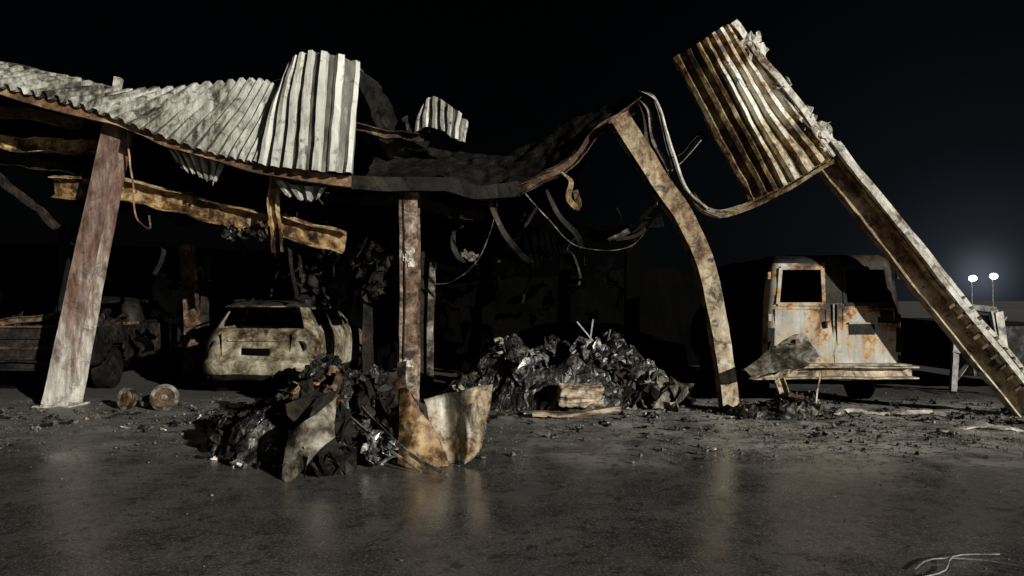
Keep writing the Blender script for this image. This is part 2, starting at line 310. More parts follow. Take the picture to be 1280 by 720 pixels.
mb = MB(); mb.ruled([(-14, 17.4, 2.9), (-6, 17.4, 2.7), (0, 17.4, 2.1), (4, 17.4, 2.3), (7.6, 17.4, 1.6)], [(-14, 17.4, -0.05), (-6, 17.4, -0.05), (0, 17.4, -0.05), (4, 17.4, -0.05), (7.6, 17.4, -0.05)], 'void', nu=90, nv=6, warp=0.1, dents=0.03, ragged=0); mb.build('dark_backing', G)  # black sheet added behind the posts, where there is only darkness

# right torn fascia panel
A = [(2.22, 10.25, 4.90), (2.42, 10.1, 4.99), (2.58, 10.0, 5.06), (2.80, 10.03, 5.22), (3.01, 10.15, 5.34)]
B = [(3.27, 10.25, 2.94), (3.46, 10.1, 2.99), (3.63, 10.0, 3.06), (3.98, 10.03, 3.28), (4.39, 10.15, 3.52)]
mb = MB(); mb.ruled(A[:3], B[:3], 'fasciabrown', ribs=3, depth=0.06, nv=16, warp=0.03, dents=0.015, ragged=.08)
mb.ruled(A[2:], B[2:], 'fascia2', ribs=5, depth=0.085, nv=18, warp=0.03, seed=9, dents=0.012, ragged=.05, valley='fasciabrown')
mb.build('torn_fascia_panel', G)
mb = MB()
mb.sweep([(3.02, 10.08, 5.36), (3.4, 10.08, 4.88), (3.95, 10.08, 4.15), (4.42, 10.05, 3.52)], rect(0.12, 0.03), (0.7, 0.3, 0.5), 'pale', jitter=0.05)
for i, (x, y, z, a) in enumerate([(3.32, 10.1, 5.05, 0.24), (3.42, 10.2, 4.9, 0.18), (4.0, 10.15, 4.12, 0.2), (4.2, 10.1, 3.92, 0.24), (4.33, 10.1, 3.72, 0.24), (3.72, 10.1, 4.5, 0.14)]):
    mb.crumple((x, y, z), (a*1.5, a*1.2, 0), (R.uniform(0.9, 1.8), R.uniform(-.5, .5), R.uniform(-.5, .8)), 0.09, 'pale', n=10, seed=i+20)
mb.build('ripped_panel_edge', G)
mb = MB(); mb.sweep([(2.50, 10.3, 3.02), (2.62, 10.25, 2.83), (2.88, 10.2, 2.74), (3.3, 10.15, 2.86), (3.85, 10.05, 3.14), (4.38, 10.05, 3.46)], csec(0.07, 0.09, 0.008), (0, 0.5, 0.8), 'posttan', jitter=0.03); mb.build('panel_drip_edge', G)

# hanging strips
mb = MB()
def strip(pts, w, mat, side=(0.6, 0.8, 0), j=0.02, tw=0.0): mb.sweep(pts, rect(w, 0.006), side, mat, jitter=j, step=0.06, twist=tw)
strip([(1.80, 10.35, 4.48), (1.98, 10.3, 4.38), (2.1, 10.25, 4.0), (2.2, 10.25, 3.6), (2.38, 10.25, 3.15), (2.62, 10.2, 2.84), (2.9, 10.15, 2.72)], 0.08, 'torn', tw=1.5)
strip([(1.82, 10.3, 4.46), (2.02, 10.25, 4.3), (2.14, 10.2, 3.9), (2.26, 10.2, 3.5), (2.45, 10.2, 3.05), (2.7, 10.15, 2.8)], 0.03, 'pale', tw=1.0)
strip([(1.78, 10.4, 4.40), (1.92, 10.35, 4.2), (1.98, 10.35, 3.8), (2.18, 10.3, 3.4), (2.35, 10.3, 3.0)], 0.06, 'torn', tw=2)
strip([(1.80, 10.42, 4.36), (1.88, 10.38, 4.1), (1.93, 10.38, 3.7), (2.1, 10.35, 3.3), (2.3, 10.3, 2.9), (2.5, 10.3, 2.78)], 0.10, 'soot_shade', tw=2)
strip([(2.18, 10.35, 3.35), (2.35, 10.35, 3.45), (2.5, 10.3, 3.62), (2.62, 10.3, 3.78)], 0.12, 'pale', tw=1)
strip([(2.2, 10.3, 3.5), (2.4, 10.35, 3.6), (2.6, 10.4, 3.85), (2.75, 10.45, 3.9)], 0.16, 'soot_shade', tw=1)
strip([(2.1, 10.6, 2.95), (1.98, 10.6, 2.6), (1.7, 10.6, 2.32), (1.35, 10.6, 2.25), (0.9, 10.7, 2.35), (0.5, 10.7, 2.75), (0.2, 10.7, 3.1)], 0.03, 'torn', j=0.03)
strip([(2.15, 10.7, 3.05), (1.9, 10.7, 2.72), (1.7, 10.75, 2.55), (1.4, 10.7, 2.4)], 0.08, 'torn', j=0.03, tw=2)
strip([(2.12, 10.5, 3.1), (2.05, 10.5, 2.8), (1.85, 10.55, 2.5), (1.5, 10.6, 2.4)], 0.05, 'soot_shade', j=0.03, tw=2)
strip([(0.72, 10.6, 3.42), (0.85, 10.55, 3.25), (0.80, 10.5, 3.0), (0.95, 10.5, 2.85), (0.9, 10.5, 3.1)], 0.08, 'fasciabrown', j=0.05, tw=2)
strip([(-0.3, 11.0, 3.1), (-0.2, 11, 2.7), (0.1, 11.2, 2.3), (0.3, 11.2, 2.1)], 0.08, 'soot_shade', j=0.05, tw=2)
strip([(0.5, 11.1, 3.2), (0.7, 11.1, 2.8), (1.0, 11.1, 2.5), (1.1, 11.2, 2.1)], 0.08, 'soot_shade', j=0.05, tw=2)
strip([(-1.2, 11, 1.8), (-0.9, 11, 1.83), (-0.55, 11, 2.1), (-0.35, 11, 2.5), (-0.2, 11, 3.05)], 0.015, 'torn', j=0.02)
mb.crumple((-0.62, 11, 2.2), (0.3, 0.18, 0), (1.2, .3, .8), .07, 'torn', n=8, seed=61)
strip([(-5.7, 10.9, 4.0), (-5.62, 10.9, 3.3), (-5.55, 10.9, 2.75), (-5.35, 10.9, 2.6), (-5.4, 11, 2.8)], 0.025, 'rustbeam', j=0.05)
for i in range(22):
    x = R.uniform(-8.5, 2.2); y = R.uniform(11.2, 14.5); z = 3.4 - (y-11)*0.15 + R.uniform(-0.5, 0.1)
    p = Vector((x, y, z)); pts = [p.copy()]
    for k in range(4):
        p = p + Vector((R.uniform(-0.25, 0.25), R.uniform(-0.15, 0.15), -R.uniform(0.1, 0.45))); pts.append(p.copy())
    strip(pts, R.uniform(0.02, 0.09), R.choice(['soot', 'soot', 'soot_shade']), j=0.04, tw=R.uniform(-2, 2))
mb.build('hanging_metal_strips', G)

mb = MB()
mb.sweep([(-7.1, 11.5, 3.32), (-5.9, 11.5, 3.22), (-4.86, 11.5, 2.96), (-3.74, 11.5, 2.74), (-2.62, 11.6, 2.44)], csec(0.33, 0.14), (0, -0.35, 1), 'purlin', jitter=0.07)
mb.sweep([(-9.5, 11.6, 4.2), (-7.8, 11.6, 4.0), (-6.4, 11.5, 3.92)], csec(0.22, 0.12), (0, 0, 1), 'purlin', jitter=0.08)
mb.sweep([(-9.5, 11.3, 4.55), (-7.4, 11.2, 4.35), (-6.5, 11.1, 4.2)], csec(0.16, 0.12), (0, 0, 1), 'postdark', jitter=0.08)
mb.sweep([(-9.0, 12, 3.9), (-7.4, 12, 3.7), (-6.2, 12, 3.55)], csec(0.16, 0.12), (0, 0, 1), 'soot_shade', jitter=0.08)
mb.sweep([(-8.6, 11.3, 3.9), (-7.9, 11.3, 3.5), (-7.4, 11.3, 3.05), (-7.0, 11.4, 2.7)], csec(0.12, 0.1), (0, 1, 0), 'soot_shade', jitter=0.08)
mb.sweep([(-3.62, 11.2, 3.5), (-3.60, 11.2, 3.0), (-3.56, 11.2, 2.28)], csec(0.14, 0.12), (1, 0, 0), 'purlin', jitter=0.07)
mb.sweep([(-3.2, 12.6, 3.3), (-2.0, 12.8, 3.25), (-0.5, 12.8, 3.0)], csec(0.2, 0.12), (0, 0, 1), 'soot_shade', jitter=0.1)
mb.sweep([(-2.6, 11.2, 4.2), (-1.4, 11.2, 4.05)], csec(0.12, 0.12), (0, 0, 1), 'postdark', jitter=0.1)
mb.sweep([(0.2, 13, 3.0), (1.5, 13, 2.7), (2.6, 12.6, 2.9)], csec(0.2, 0.12), (0, 0, 1), 'soot', jitter=0.1)
mb.build('fallen_purlins', G)
mb = MB()
for x, y, h, m, w in [(-6.1, 14, 2.6, 'postdark', 0.22), (-5.85, 14.2, 2.4, 'soot_shade', 0.12), (-2.72, 14.2, 2.3, 'soot_shade', 0.24), (-1.42, 13, 2.2, 'torn', 0.11), (-1.58, 13.1, 2.4, 'soot_shade', 0.16), (-0.5, 15, 2.7, 'void', 0.25), (1.1, 15.5, 2.6, 'void', 0.25), (-8.4, 14, 3.0, 'soot', 0.25), (2.3, 14, 2.6, 'void', 0.25)]:
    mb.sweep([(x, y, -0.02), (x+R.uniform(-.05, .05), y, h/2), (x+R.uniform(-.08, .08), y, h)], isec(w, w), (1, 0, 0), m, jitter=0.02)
mb.build('interior_posts', G)
mb = MB()
for i in range(34):
    mb.crumple((-3.95+R.uniform(-.4, .3), 11.3+R.uniform(-.1, .1), 2.62+R.uniform(-.1, .1)), (0.16, 0.1, 0), (R.uniform(0, 3), R.uniform(0, 3), R.uniform(0, 3)), 0.07, R.choice(['soot_shade', 'torn', 'soot', 'postdark']), n=6, seed=i+50)
for i in range(60):
    mb.crumple((-3.0+R.uniform(-.7, .9), 12.6+R.uniform(-.5, .5), 2.1+R.uniform(-.6, .5)), (0.3, 0.16, 0), (R.uniform(0, 3), R.uniform(0, 3), R.uniform(0, 3)), 0.12, R.choice(['soot_shade', 'soot', 'soot', 'void']), n=6, seed=i+80)
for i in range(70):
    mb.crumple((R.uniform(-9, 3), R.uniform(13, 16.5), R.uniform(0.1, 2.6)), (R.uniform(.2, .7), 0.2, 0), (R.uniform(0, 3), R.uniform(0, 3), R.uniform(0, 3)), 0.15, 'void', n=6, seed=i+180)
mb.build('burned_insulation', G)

# ------------------------------------------------------------------ vehicles (z-lofted shell with real openings)
def shell(levels, fx, fy, holes, cr=0.18, matfn=None, arches=(), mat='soot'):
    def ring(z, hw, y0, y1, c):
        pts = []
        for f in fx:
            x = f*hw; e = max(0, abs(f)-(1-c))/c
            pts.append((x, y0+(e**2.2)*c*hw*0.9, z))
        for f in fy[1:-1]:
            pts.append((hw, y0+c*hw*0.9+(y1-y0-2*c*hw*0.9)*f, z))
        for f in reversed(fx):
            x = f*hw; e = max(0, abs(f)-(1-c))/c
            pts.append((x, y1-(e**2.2)*c*hw*0.9, z))
        for f in reversed(fy[1:-1]):
            pts.append((-hw, y0+c*hw*0.9+(y1-y0-2*c*hw*0.9)*f, z))
        return [Vector(p) for p in pts]
    rings = [ring(z, hw, y0, y1, cr) for z, hw, y0, y1 in levels]
    m = len(rings[0]); nx = len(fx); ny = len(fy)-2
    V = [p for r in rings for p in r]; F = []; MT_ = []
    for i in range(len(rings)-1):
        for k in range(m):
            k2 = (k+1) % m
            cc = (rings[i][k]+rings[i][k2]+rings[i+1][k]+rings[i+1][k2])/4
            side = 'R' if k < nx-1 else ('S' if k < nx+ny else ('F' if k < 2*nx+ny-1 else 'L'))
            skip = False
            fr_ = cc.x/max(1e-6, (levels[i][1]+levels[i+1][1])/2)
            for (sd, a0, a1, z0, z1) in holes:
                co = fr_ if sd in 'RF' else cc.y
                if side in (('S', 'L') if sd == 'S' else (sd,)) and a0 < co < a1 and z0 < cc.z < z1: skip = True
            for (ay, ar, az) in arches:
                if side in 'SL' and (cc.y-ay)**2+(cc.z-az)**2 < ar*ar: skip = True
            if not skip:
                F.append((i*m+k, i*m+k2, (i+1)*m+k2, (i+1)*m+k)); MT_.append(matfn(side, cc) if matfn else mat)
    top = len(V); tr = rings[-1]
    cy = sum((p.y for p in tr))/m
    inner = [Vector((p.x*0.6, cy+(p.y-cy)*0.75, p.z+0.035)) for p in tr]
    V += inner; o = (len(rings)-1)*m
    rm = matfn('T', Vector((0, cy, tr[0].z))) if matfn else mat
    for k in range(m): F.append((o+k, o+(k+1) % m, top+(k+1) % m, top+k)); MT_.append(rm)
    V.append(Vector((0, cy, tr[0].z+0.045))); c = len(V)-1
    for k in range(m): F.append((top+k, top+(k+1) % m, c)); MT_.append(rm)
    V2 = [p + Vector(noise.noise_vector(p*2.5))*0.016 + Vector(noise.noise_vector(p*7))*0.003 for p in V]
    return V2, F, MT_

def lin(a, b, n): return [a+(b-a)*i/n for i in range(n+1)]
def interp(levels, dz=0.05):
    """smooth (catmull-rom) subdivision of the section list"""
    out = []; K = len(levels)
    for i in range(K-1):
        p0 = levels[max(i-1, 0)]; a = levels[i]; b = levels[i+1]; p3 = levels[min(i+2, K-1)]
        n = max(1, int(round(abs(b[0]-a[0])/dz)))
        for k in range(n):
            t = k/n; o = [a[0]+(b[0]-a[0])*t]
            for j in (1, 2, 3):
                m1 = (b[j]-p0[j])/max(1e-6, b[0]-p0[0])*(b[0]-a[0]); m2 = (p3[j]-a[j])/max(1e-6, p3[0]-a[0])*(b[0]-a[0])
                o.append((2*t**3-3*t*t+1)*a[j]+(t**3-2*t*t+t)*m1+(-2*t**3+3*t*t)*b[j]+(t**3-t*t)*m2)
            out.append(tuple(o))
    out.append(levels[-1]); return out

def wheel(mbx, x, y, r, w=0.2, tyre='soot', rim='soot_shade'):
    mbx.cyl((x, y, r), r, w, tyre, axis='X', hole=r*0.62)
    mbx.cyl((x, y, r), r*0.63, w*0.7, rim, axis='X')
    mbx.cyl((x, y, r), r*0.2, w*1.02, rim, axis='X')
    for k in range(5):
        a = k*math.pi*2/5
        mbx.box((x, y+math.cos(a)*r*.4, r+math.sin(a)*r*.4), (w*0.9, 0.06, r*.5), rim, rot=(a-math.pi/2, 0, 0))

# hatchback
car = root('burned_car', (-4.10, 11.75, 0)); car.rotation_euler = (0, 0, math.radians(-1.5))
lv = interp([(0.26, 0.80, 0.10, 4.30), (0.34, 0.88, 0.02, 4.38), (0.44, 0.91, -0.03, 4.40), (0.57, 0.92, -0.03, 4.42), (0.61, 0.92, 0.05, 4.40), (0.75, 0.92, 0.09, 4.30), (0.92, 0.90, 0.14, 3.9), (1.02, 0.86, 0.20, 3.35), (1.08, 0.82, 0.25, 3.2), (1.16, 0.79, 0.30, 3.05), (1.30, 0.72, 0.40, 2.75), (1.42, 0.66, 0.45, 2.45), (1.46, 0.64, 0.43, 2.35), (1.49, 0.60, 0.44, 2.25)], 0.03)
fx = lin(-1, 1, 40); fy = lin(0, 1, 72)
mb = MB()
V, F, MM = shell(lv, fx, fy, [('R', -0.86, 0.86, 1.08, 1.41), ('F', -0.8, 0.8, 1.08, 1.42), ('S', 0.75, 1.5, 1.10, 1.38), ('S', 1.62, 2.35, 1.08, 1.40), ('S', 2.45, 2.8, 1.08, 1.35),
                              ('R', -0.26, 0.26, 0.66, 0.78)], cr=0.35, arches=[(0.85, 0.36, 0.33), (3.5, 0.36, 0.33)], matfn=lambda s, c: 'soot_shade' if (s == 'T' or c.z > 1.44 or c.z < .36) else 'carpaint')
mb.add(V, F, MM); mb.build('body_shell', car, smooth=True, solid=0.022)
mb = MB()
for yy in (0.85, 3.5):
    for s in (-1, 1):
        wheel(mb, s*0.80, yy, 0.30)
        ringp = [(s*0.925, yy+0.365*math.cos(a), 0.33+0.365*math.sin(a)) for a in lin(-0.2, math.pi+0.2, 14)]
        mb.sweep(ringp, rect(0.05, 0.03), (1, 0, 0), 'carpaint')
mb.build('wheels', car)
mb = MB()
mb.box((0, 0.10, 0.905), (0.9, 0.03, 0.03), 'carpaint', jit=0.004)
for s in (-1, 1):
    mb.cyl((s*0.70, 0.155, 0.80), 0.095, 0.05, 'soot_shade', axis='Y', hole=0.07); mb.cyl((s*0.70, 0.15, 0.80), 0.07, 0.04, 'void', axis='Y')
    mb.box((s*0.56, 0.095, 0.82), (0.012, 0.02, 0.40), 'void', rot=(-.12, s*0.08, 0))
mb.box((0, 0.045, 0.60), (1.3, 0.03, 0.012), 'void')
mb.box((0, 0.12, 0.72), (0.46, 0.06, 0.13), 'void', jit=0.005)
mb.box((0, 0.36, 1.45), (1.15, 0.16, 0.025), 'carpaint', jit=0.01, rot=(0.1, 0, 0))
for s in (-1, 1): mb.sweep([(s*0.60, 0.75, 1.54), (s*0.60, 1.5, 1.56), (s*0.58, 2.2, 1.53)], rect(0.03, 0.03), (1, 0, 0), 'soot_shade')
mb.build('trim', car)
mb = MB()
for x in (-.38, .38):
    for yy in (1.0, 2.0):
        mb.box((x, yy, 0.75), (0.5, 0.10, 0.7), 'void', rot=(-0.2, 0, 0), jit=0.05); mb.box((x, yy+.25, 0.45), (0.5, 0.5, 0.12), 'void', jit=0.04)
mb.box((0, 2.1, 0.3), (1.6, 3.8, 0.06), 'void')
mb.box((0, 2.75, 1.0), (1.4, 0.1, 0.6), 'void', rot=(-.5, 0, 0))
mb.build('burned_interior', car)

# van
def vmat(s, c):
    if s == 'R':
        if c.z > 1.50: return 'soot_shade' if c.x > -0.1 or c.z > 2.06 else 'vanpaint'  # upper right door coloured dark to paint the rafter's cast shadow
        if c.x > 0.62 and c.z > 1.2: return 'soot_shade'
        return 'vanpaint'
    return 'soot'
van = root('burned_van', (4.60, 10.55, 0)); van.rotation_euler = (0, 0, math.radians(-2))
lv = interp([(0.42, 0.90, 0.04, 5.0), (0.50, 0.95, 0.0, 5.2), (0.80, 0.97, 0.0, 5.25), (1.05, 0.97, 0.0, 5.2), (1.22, 0.965, 0.01, 4.9), (1.40, 0.955, 0.02, 4.45), (1.50, 0.945, 0.03, 4.3), (1.72, 0.92, 0.04, 4.0), (2.00, 0.875, 0.07, 3.65), (2.08, 0.855, 0.085, 3.55), (2.14, 0.82, 0.11, 3.45), (2.18, 0.76, 0.16, 3.35)], 0.04)
fx = lin(-1, 1, 48); fy = lin(0, 1, 70)
mb = MB()
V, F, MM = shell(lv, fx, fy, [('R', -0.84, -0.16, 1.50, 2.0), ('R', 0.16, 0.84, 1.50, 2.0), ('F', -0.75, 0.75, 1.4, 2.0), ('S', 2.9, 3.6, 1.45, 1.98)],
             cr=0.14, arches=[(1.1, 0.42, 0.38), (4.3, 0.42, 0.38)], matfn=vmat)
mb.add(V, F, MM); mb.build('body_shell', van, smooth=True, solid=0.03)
mb = MB()
for s in (-1, 1):
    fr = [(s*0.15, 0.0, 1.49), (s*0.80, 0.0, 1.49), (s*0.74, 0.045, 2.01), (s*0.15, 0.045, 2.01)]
    for a, b in zip(fr, fr[1:]+fr[:1]): mb.sweep([a, b], rect(0.018, 0.05), (0, 1, 0), 'vanpaint' if s < 0 else 'soot_shade', jitter=0.003)
    for z in (0.72, 1.3, 1.9): mb.box((s*0.91, 0.02+(z > 1.5)*.03, z), (0.04, 0.05, 0.10), 'vanpaint' if s < 0 else 'soot_shade', jit=0.003)
    mb.box((s*0.90, -0.005, 0.98), (0.09, 0.03, 0.34), 'soot', jit=0.006)
mb.box((-0.02, -0.008, 1.0), (0.018, 0.03, 0.98), 'pale', jit=0.003); mb.box((0.02, -0.004, 1.0), (0.016, 0.03, 0.98), 'void')
mb.box((0.38, -0.006, 1.13), (0.36, 0.02, 0.15), 'soot', jit=0.004); mb.box((0.38, -0.02, 1.22), (0.38, 0.03, 0.018), 'vanpaint', jit=0.003)
mb.box((-0.13, -0.03, 1.2), (0.03, 0.04, 0.10), 'soot', jit=0.004)
for s in (-1, 1):
    fr = [(s*0.12, -0.002, 0.62), (s*0.84, -0.002, 0.62), (s*0.83, -0.002, 1.42), (s*0.12, -0.002, 1.42)]
    for a, b in zip(fr, fr[1:]+fr[:1]): mb.sweep([a, b], rect(0.010, 0.014), (0, 1, 0), 'vanpaint', jitter=0.003)
mb.build('rear_doors_trim', van)
mb = MB()
mb.sweep([(-1.22, -0.16, 0.53), (-0.6, -0.22, 0.54), (0.3, -0.22, 0.55), (1.04, -0.16, 0.54)], csec(0.17, 0.18, 0.02), (0, 0, 1), 'posttan', jitter=0.03)
mb.box((-0.1, -0.12, 0.645), (2.1, 0.26, 0.015), 'pale', jit=0.01)
mb.build('bumper', van)
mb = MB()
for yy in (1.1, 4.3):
    for s in (-1, 1): wheel(mb, s*0.80, yy, 0.36, 0.22, 'void', 'void')  # wheels coloured black to paint the shade under the van
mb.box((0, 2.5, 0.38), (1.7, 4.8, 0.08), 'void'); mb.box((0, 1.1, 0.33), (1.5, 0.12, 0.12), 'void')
mb.box((0, 2.4, 1.28), (1.7, 0.04, 1.6), 'void')  # black panel added so the rear window openings read dark
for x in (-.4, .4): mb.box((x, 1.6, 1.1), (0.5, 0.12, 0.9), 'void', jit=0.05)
mb.build('chassis_and_dark_panel', van)

# pickup at the left edge
tk = root('burned_pickup_truck', (-7.85, 11.9, 0)); tk.rotation_euler = (0, 0, math.radians(4))
mb = MB()
lv = interp([(0.45, 0.88, 0.06, 5.2), (0.6, 0.95, 0.0, 5.3), (0.85, 0.96, 0.0, 5.3), (1.1, 0.95, 0.02, 5.2)], 0.06)
V, F, MM = shell(lv, lin(-1, 1, 20), lin(0, 1, 50), [], cr=0.14, arches=[(1.1, 0.42, 0.38), (4.3, 0.42, 0.38)], mat='soot_shade')
F = [f for f in F if not (len(f) == 3 or all(V[i].z > 1.05 for i in f))]
mb.add(V, F, 'soot_shade')
mb.build('bed_and_body', tk, smooth=True, solid=0.03)
mb = MB()
mb.box((0, 2.6, 0.75), (1.7, 5.0, 0.06), 'soot')
for z, m in ((0.62, 'soot_shade'), (0.78, 'postdark'), (0.95, 'soot_shade'), (1.12, 'postdark')): mb.box((0, -0.03, z), (1.75, 0.05, 0.03), m, jit=0.012)
mb.sweep([(-1.0, -0.15, 0.5), (0, -0.2, 0.52), (0.95, -0.14, 0.5)], csec(0.15, 0.14, 0.02), (0, 0, 1), 'soot_shade', jitter=0.02)
for s in (-1, 1): mb.sweep([(s*0.93, 0.0, 1.13), (s*0.93, 2.0, 1.13)], rect(0.08, 0.05), (1, 0, 0), 'postdark', jitter=0.02)
for yy in (1.1, 4.3):
    for s in (-1, 1): wheel(mb, s*0.80, yy, 0.36, 0.22)
mb.build('bed_details', tk)
mb = MB()
lv = interp([(1.1, 0.9, 2.05, 4.0), (1.35, 0.84, 2.1, 3.6), (1.5, 0.78, 2.2, 3.3), (1.55, 0.72, 2.3, 3.2)], 0.06)
V, F, MM = shell(lv, lin(-1, 1, 20), lin(0, 1, 24), [('R', -.7, .7, 1.15, 1.48), ('F', -.7, .7, 1.15, 1.5), ('S', 2.4, 3.3, 1.15, 1.48)])
mb.add(V, F, 'soot'); mb.build('crushed_cab', tk, smooth=True, solid=0.03)
mb = MB()
for i in range(40):
    mb.crumple((R.uniform(-.8, .8), R.uniform(0.1, 1.9), 0.9+R.uniform(-.1, .3)), (R.uniform(.2, .5), .15, 0), (R.uniform(0, 3), R.uniform(0, 3), R.uniform(0, 3)), .1, R.choice(['soot', 'soot_shade']), n=6, seed=400+i)
mb.sweep([(-.9, .1, 1.05), (-.2, .05, 1.2), (.9, .2, 1.38)], csec(.10, .08), (0, 0, 1), 'postdark', jitter=0.05)
mb.build('bed_wreckage', tk)

# ------------------------------------------------------------------ rubble piles
def rubble(name, cx, cy, rx, ry, h, nsh, seed, mats, wts, smin=0.15, smax=0.6):
    g = root(name); mb = MB(); rr = random.Random(seed)
    def hgt(x, y):
        u = ((x-cx)/rx)**2+((y-cy)/ry)**2
        if u >= 1: return -0.05
        return h*((1-u)**0.7)*(0.75+0.85*noise.noise(Vector((x*1.6+seed, y*1.6, 0))))-0.02
    n = 130; V = []; F = []
    for i in range(n+1):
        for j in range(n+1):
            x = cx+(i/n*2-1)*rx; y = cy+(j/n*2-1)*ry
            z = hgt(x, y)
            if z > -0.04:
                r1 = 1-abs(noise.noise(Vector((x*4, y*4, seed))))*2; r2 = 1-abs(noise.noise(Vector((x*10, y*10, seed))))*2
                z += (0.10*r1+0.06*r2+0.035*noise.noise(Vector((x*27, y*27, seed))))*min(1, (z+.04)*5)
                q = noise.noise_vector(Vector((x*6, y*6, z*6)))
                x += q.x*.06; y += q.y*.06
            V.append((x, y, z))
    for i in range(n):
        for j in range(n):
            a = i*(n+1)+j; F.append((a, a+n+1, a+n+2)); F.append((a, a+n+2, a+1))
    mb.add(V, F, 'mound'); mb.build('char_mound', g)
    mb = MB()
    for i in range(nsh):
        a = rr.uniform(0, 2*math.pi); q = math.sqrt(rr.random())*1.02
        x = cx+math.cos(a)*q*rx; y = cy+math.sin(a)*q*ry; z = max(0.02, hgt(x, y))+rr.uniform(0.0, 0.14)*(1-q)
        s = (smin+(smax-smin)*rr.random()**2.5)*(0.6+0.4*(1-q)); mt_ = rr.choices(mats, wts)[0]
        if mt_ in ('glint', 'pale', 'fascia2'): s = min(s, 0.2)
        if rr.random() < 0.4:
            dv = Vector((rr.uniform(-1, 1), rr.uniform(-1, 1), rr.uniform(-.2, .7))).normalized()*s*1.5
            p = Vector((x, y, z)); mb.sweep([p-dv*.5, p+Vector((0, 0, rr.uniform(-.05, .08))), p+dv*.5], rr.choice([rect(.02, .012), csec(.05, .03), rect(.04, .005), rect(.01, .01), rect(.008, .008)]), (0.3, 0.5, 0.8), mt_, jitter=0.05, step=.06)
        else:
            mb.crumple((x, y, z), (s, s*rr.uniform(.25, .7), 0), (rr.uniform(-.9, .9), rr.uniform(-.9, .9), rr.uniform(0, 6)), s*0.6, mt_, n=9, seed=seed+i, freq=3.6)
    mb.build('charred_scraps', g)
    return g
MT = ['soot', 'soot_shade', 'postdark', 'glint', 'fascia2', 'stone', 'pale', 'torn']
pile = rubble('rubble_pile', 0.75, 11.3, 1.95, 1.0, 1.0, 650, 3, MT, [42, 16, 3, 15, 1.5, 6, 1.2, 12], 0.07, 0.36)
pile2 = rubble('rubble_pile', -2.1, 8.3, 1.15, 1.5, 0.64, 400, 9, MT, [54, 20, 6, 4, .5, 4, 0.2, 5], 0.08, 0.40)
pile3 = rubble('rubble_pile', -2.4, 10.6, 1.0, 0.9, 0.55, 200, 14, MT, [60, 18, 3, 5, .5, 3, 0, 4], 0.08, 0.36)
pile4 = rubble('rubble_pile', 3.6, 10.0, 0.7, 0.5, 0.20, 110, 17, MT, [46, 18, 4, 6, 2, 6, 2, 12], 0.07, 0.32)
mb = MB()
mb.sweep([(1.25, 11.4, 1.25), (1.18, 11.3, 0.85)], rect(0.022, 0.02), (1, 0, 0), 'steelgrey'); mb.sweep([(0.98, 11.2, 1.22), (1.3, 11.4, 0.85)], rect(0.02, 0.02), (0, 0, 1), 'steelgrey')
mb.sweep([(1.5, 11.3, 1.1), (1.4, 11.2, 0.75)], rect(0.015, 0.02), (0, 0, 1), 'steelgrey')
mb.crumple((1.35, 10.9, 0.72), (0.7, 0.5, 0), (0.5, 0.3, 0.3), 0.26, 'glint', n=16, seed=71, freq=3.5)
mb.crumple((0.35, 10.7, 0.52), (0.6, 0.5, 0), (0.9, -0.3, 0.9), 0.26, 'glint', n=16, seed=72, freq=3.5)
mb.crumple((2.15, 10.5, 0.25), (0.6, 0.45, 0), (0.9, 0.2, -0.4), 0.22, 'torn', n=16, seed=73, freq=3.5)
mb.crumple((1.75, 10.6, 0.3), (0.6, 0.45, 0), (0.9, 0.2, -0.4), 0.22, 'soot_shade', n=16, seed=74, freq=3.5)
mb.build('twisted_metal', pile)

blk = root('charred_block')
mb = MB()
mb.box((0.95, 10.15, 0.24), (0.62, 0.3, 0.26), 'wood', rot=(0.1, 0.03, 0.15), jit=0.04)
ob = mb.build('block', blk)
sb = ob.modifiers.new('b', 'BEVEL'); sb.width = 0.03; sb.segments = 2
su = ob.modifiers.new('s', 'SUBSURF'); su.subdivision_type = 'SIMPLE'; su.levels = 4; su.render_levels = 4
tex = bpy.data.textures.new('lump', 'CLOUDS'); tex.noise_scale = 0.12
dm = ob.modifiers.new('d', 'DISPLACE'); dm.texture = tex; dm.strength = 0.09
plank = root('charred_plank')
mb = MB(); mb.sweep([(0.28, 9.75, 0.05), (0.8, 9.7, 0.07), (1.4, 9.85, 0.09)], rect(0.16, 0.06), (0.1, 1, 0), 'wood', jitter=0.03, step=.05); mb.build('board', plank)

fl = root('bent_metal_flashing')
mb = MB()
# rusty upright plate that sweeps down to the right, then a flared grey curl
mb.ruled([(-1.09, 7.05, 0.73), (-0.98, 6.98, 0.71), (-0.88, 6.98, 0.58), (-0.76, 7.0, 0.36), (-0.62, 6.98, 0.12)],
         [(-1.09, 6.95, 0.0), (-0.98, 6.88, 0.0), (-0.86, 6.86, 0.0), (-0.74, 6.88, 0.0), (-0.60, 6.92, 0.0)], 'flashrust', nu=40, nv=16, warp=0.03, dents=0.025, seed=2)
mb.ruled([(-0.86, 7.12, 0.60), (-0.70, 7.25, 0.62), (-0.54, 7.15, 0.66), (-0.40, 7.0, 0.71), (-0.30, 7.05, 0.73), (-0.20, 7.22, 0.74)],
         [(-0.64, 7.0, 0.0), (-0.56, 7.05, 0.0), (-0.50, 7.0, 0.0), (-0.43, 6.93, 0.02), (-0.36, 7.0, 0.05), (-0.28, 7.1, 0.14)], 'flash', nu=50, nv=16, warp=0.02, dents=0.018, seed=5)
mb.build('curved_sheet', fl, smooth=True, solid=0.006)
mb = MB()
mb.ruled([(-1.1, 7.12, 0.95), (-1.02, 7.1, 0.97)], [(-1.1, 7.1, 0.55), (-1.0, 7.1, 0.55)], 'postdark', nu=4, nv=8, dents=0.02)
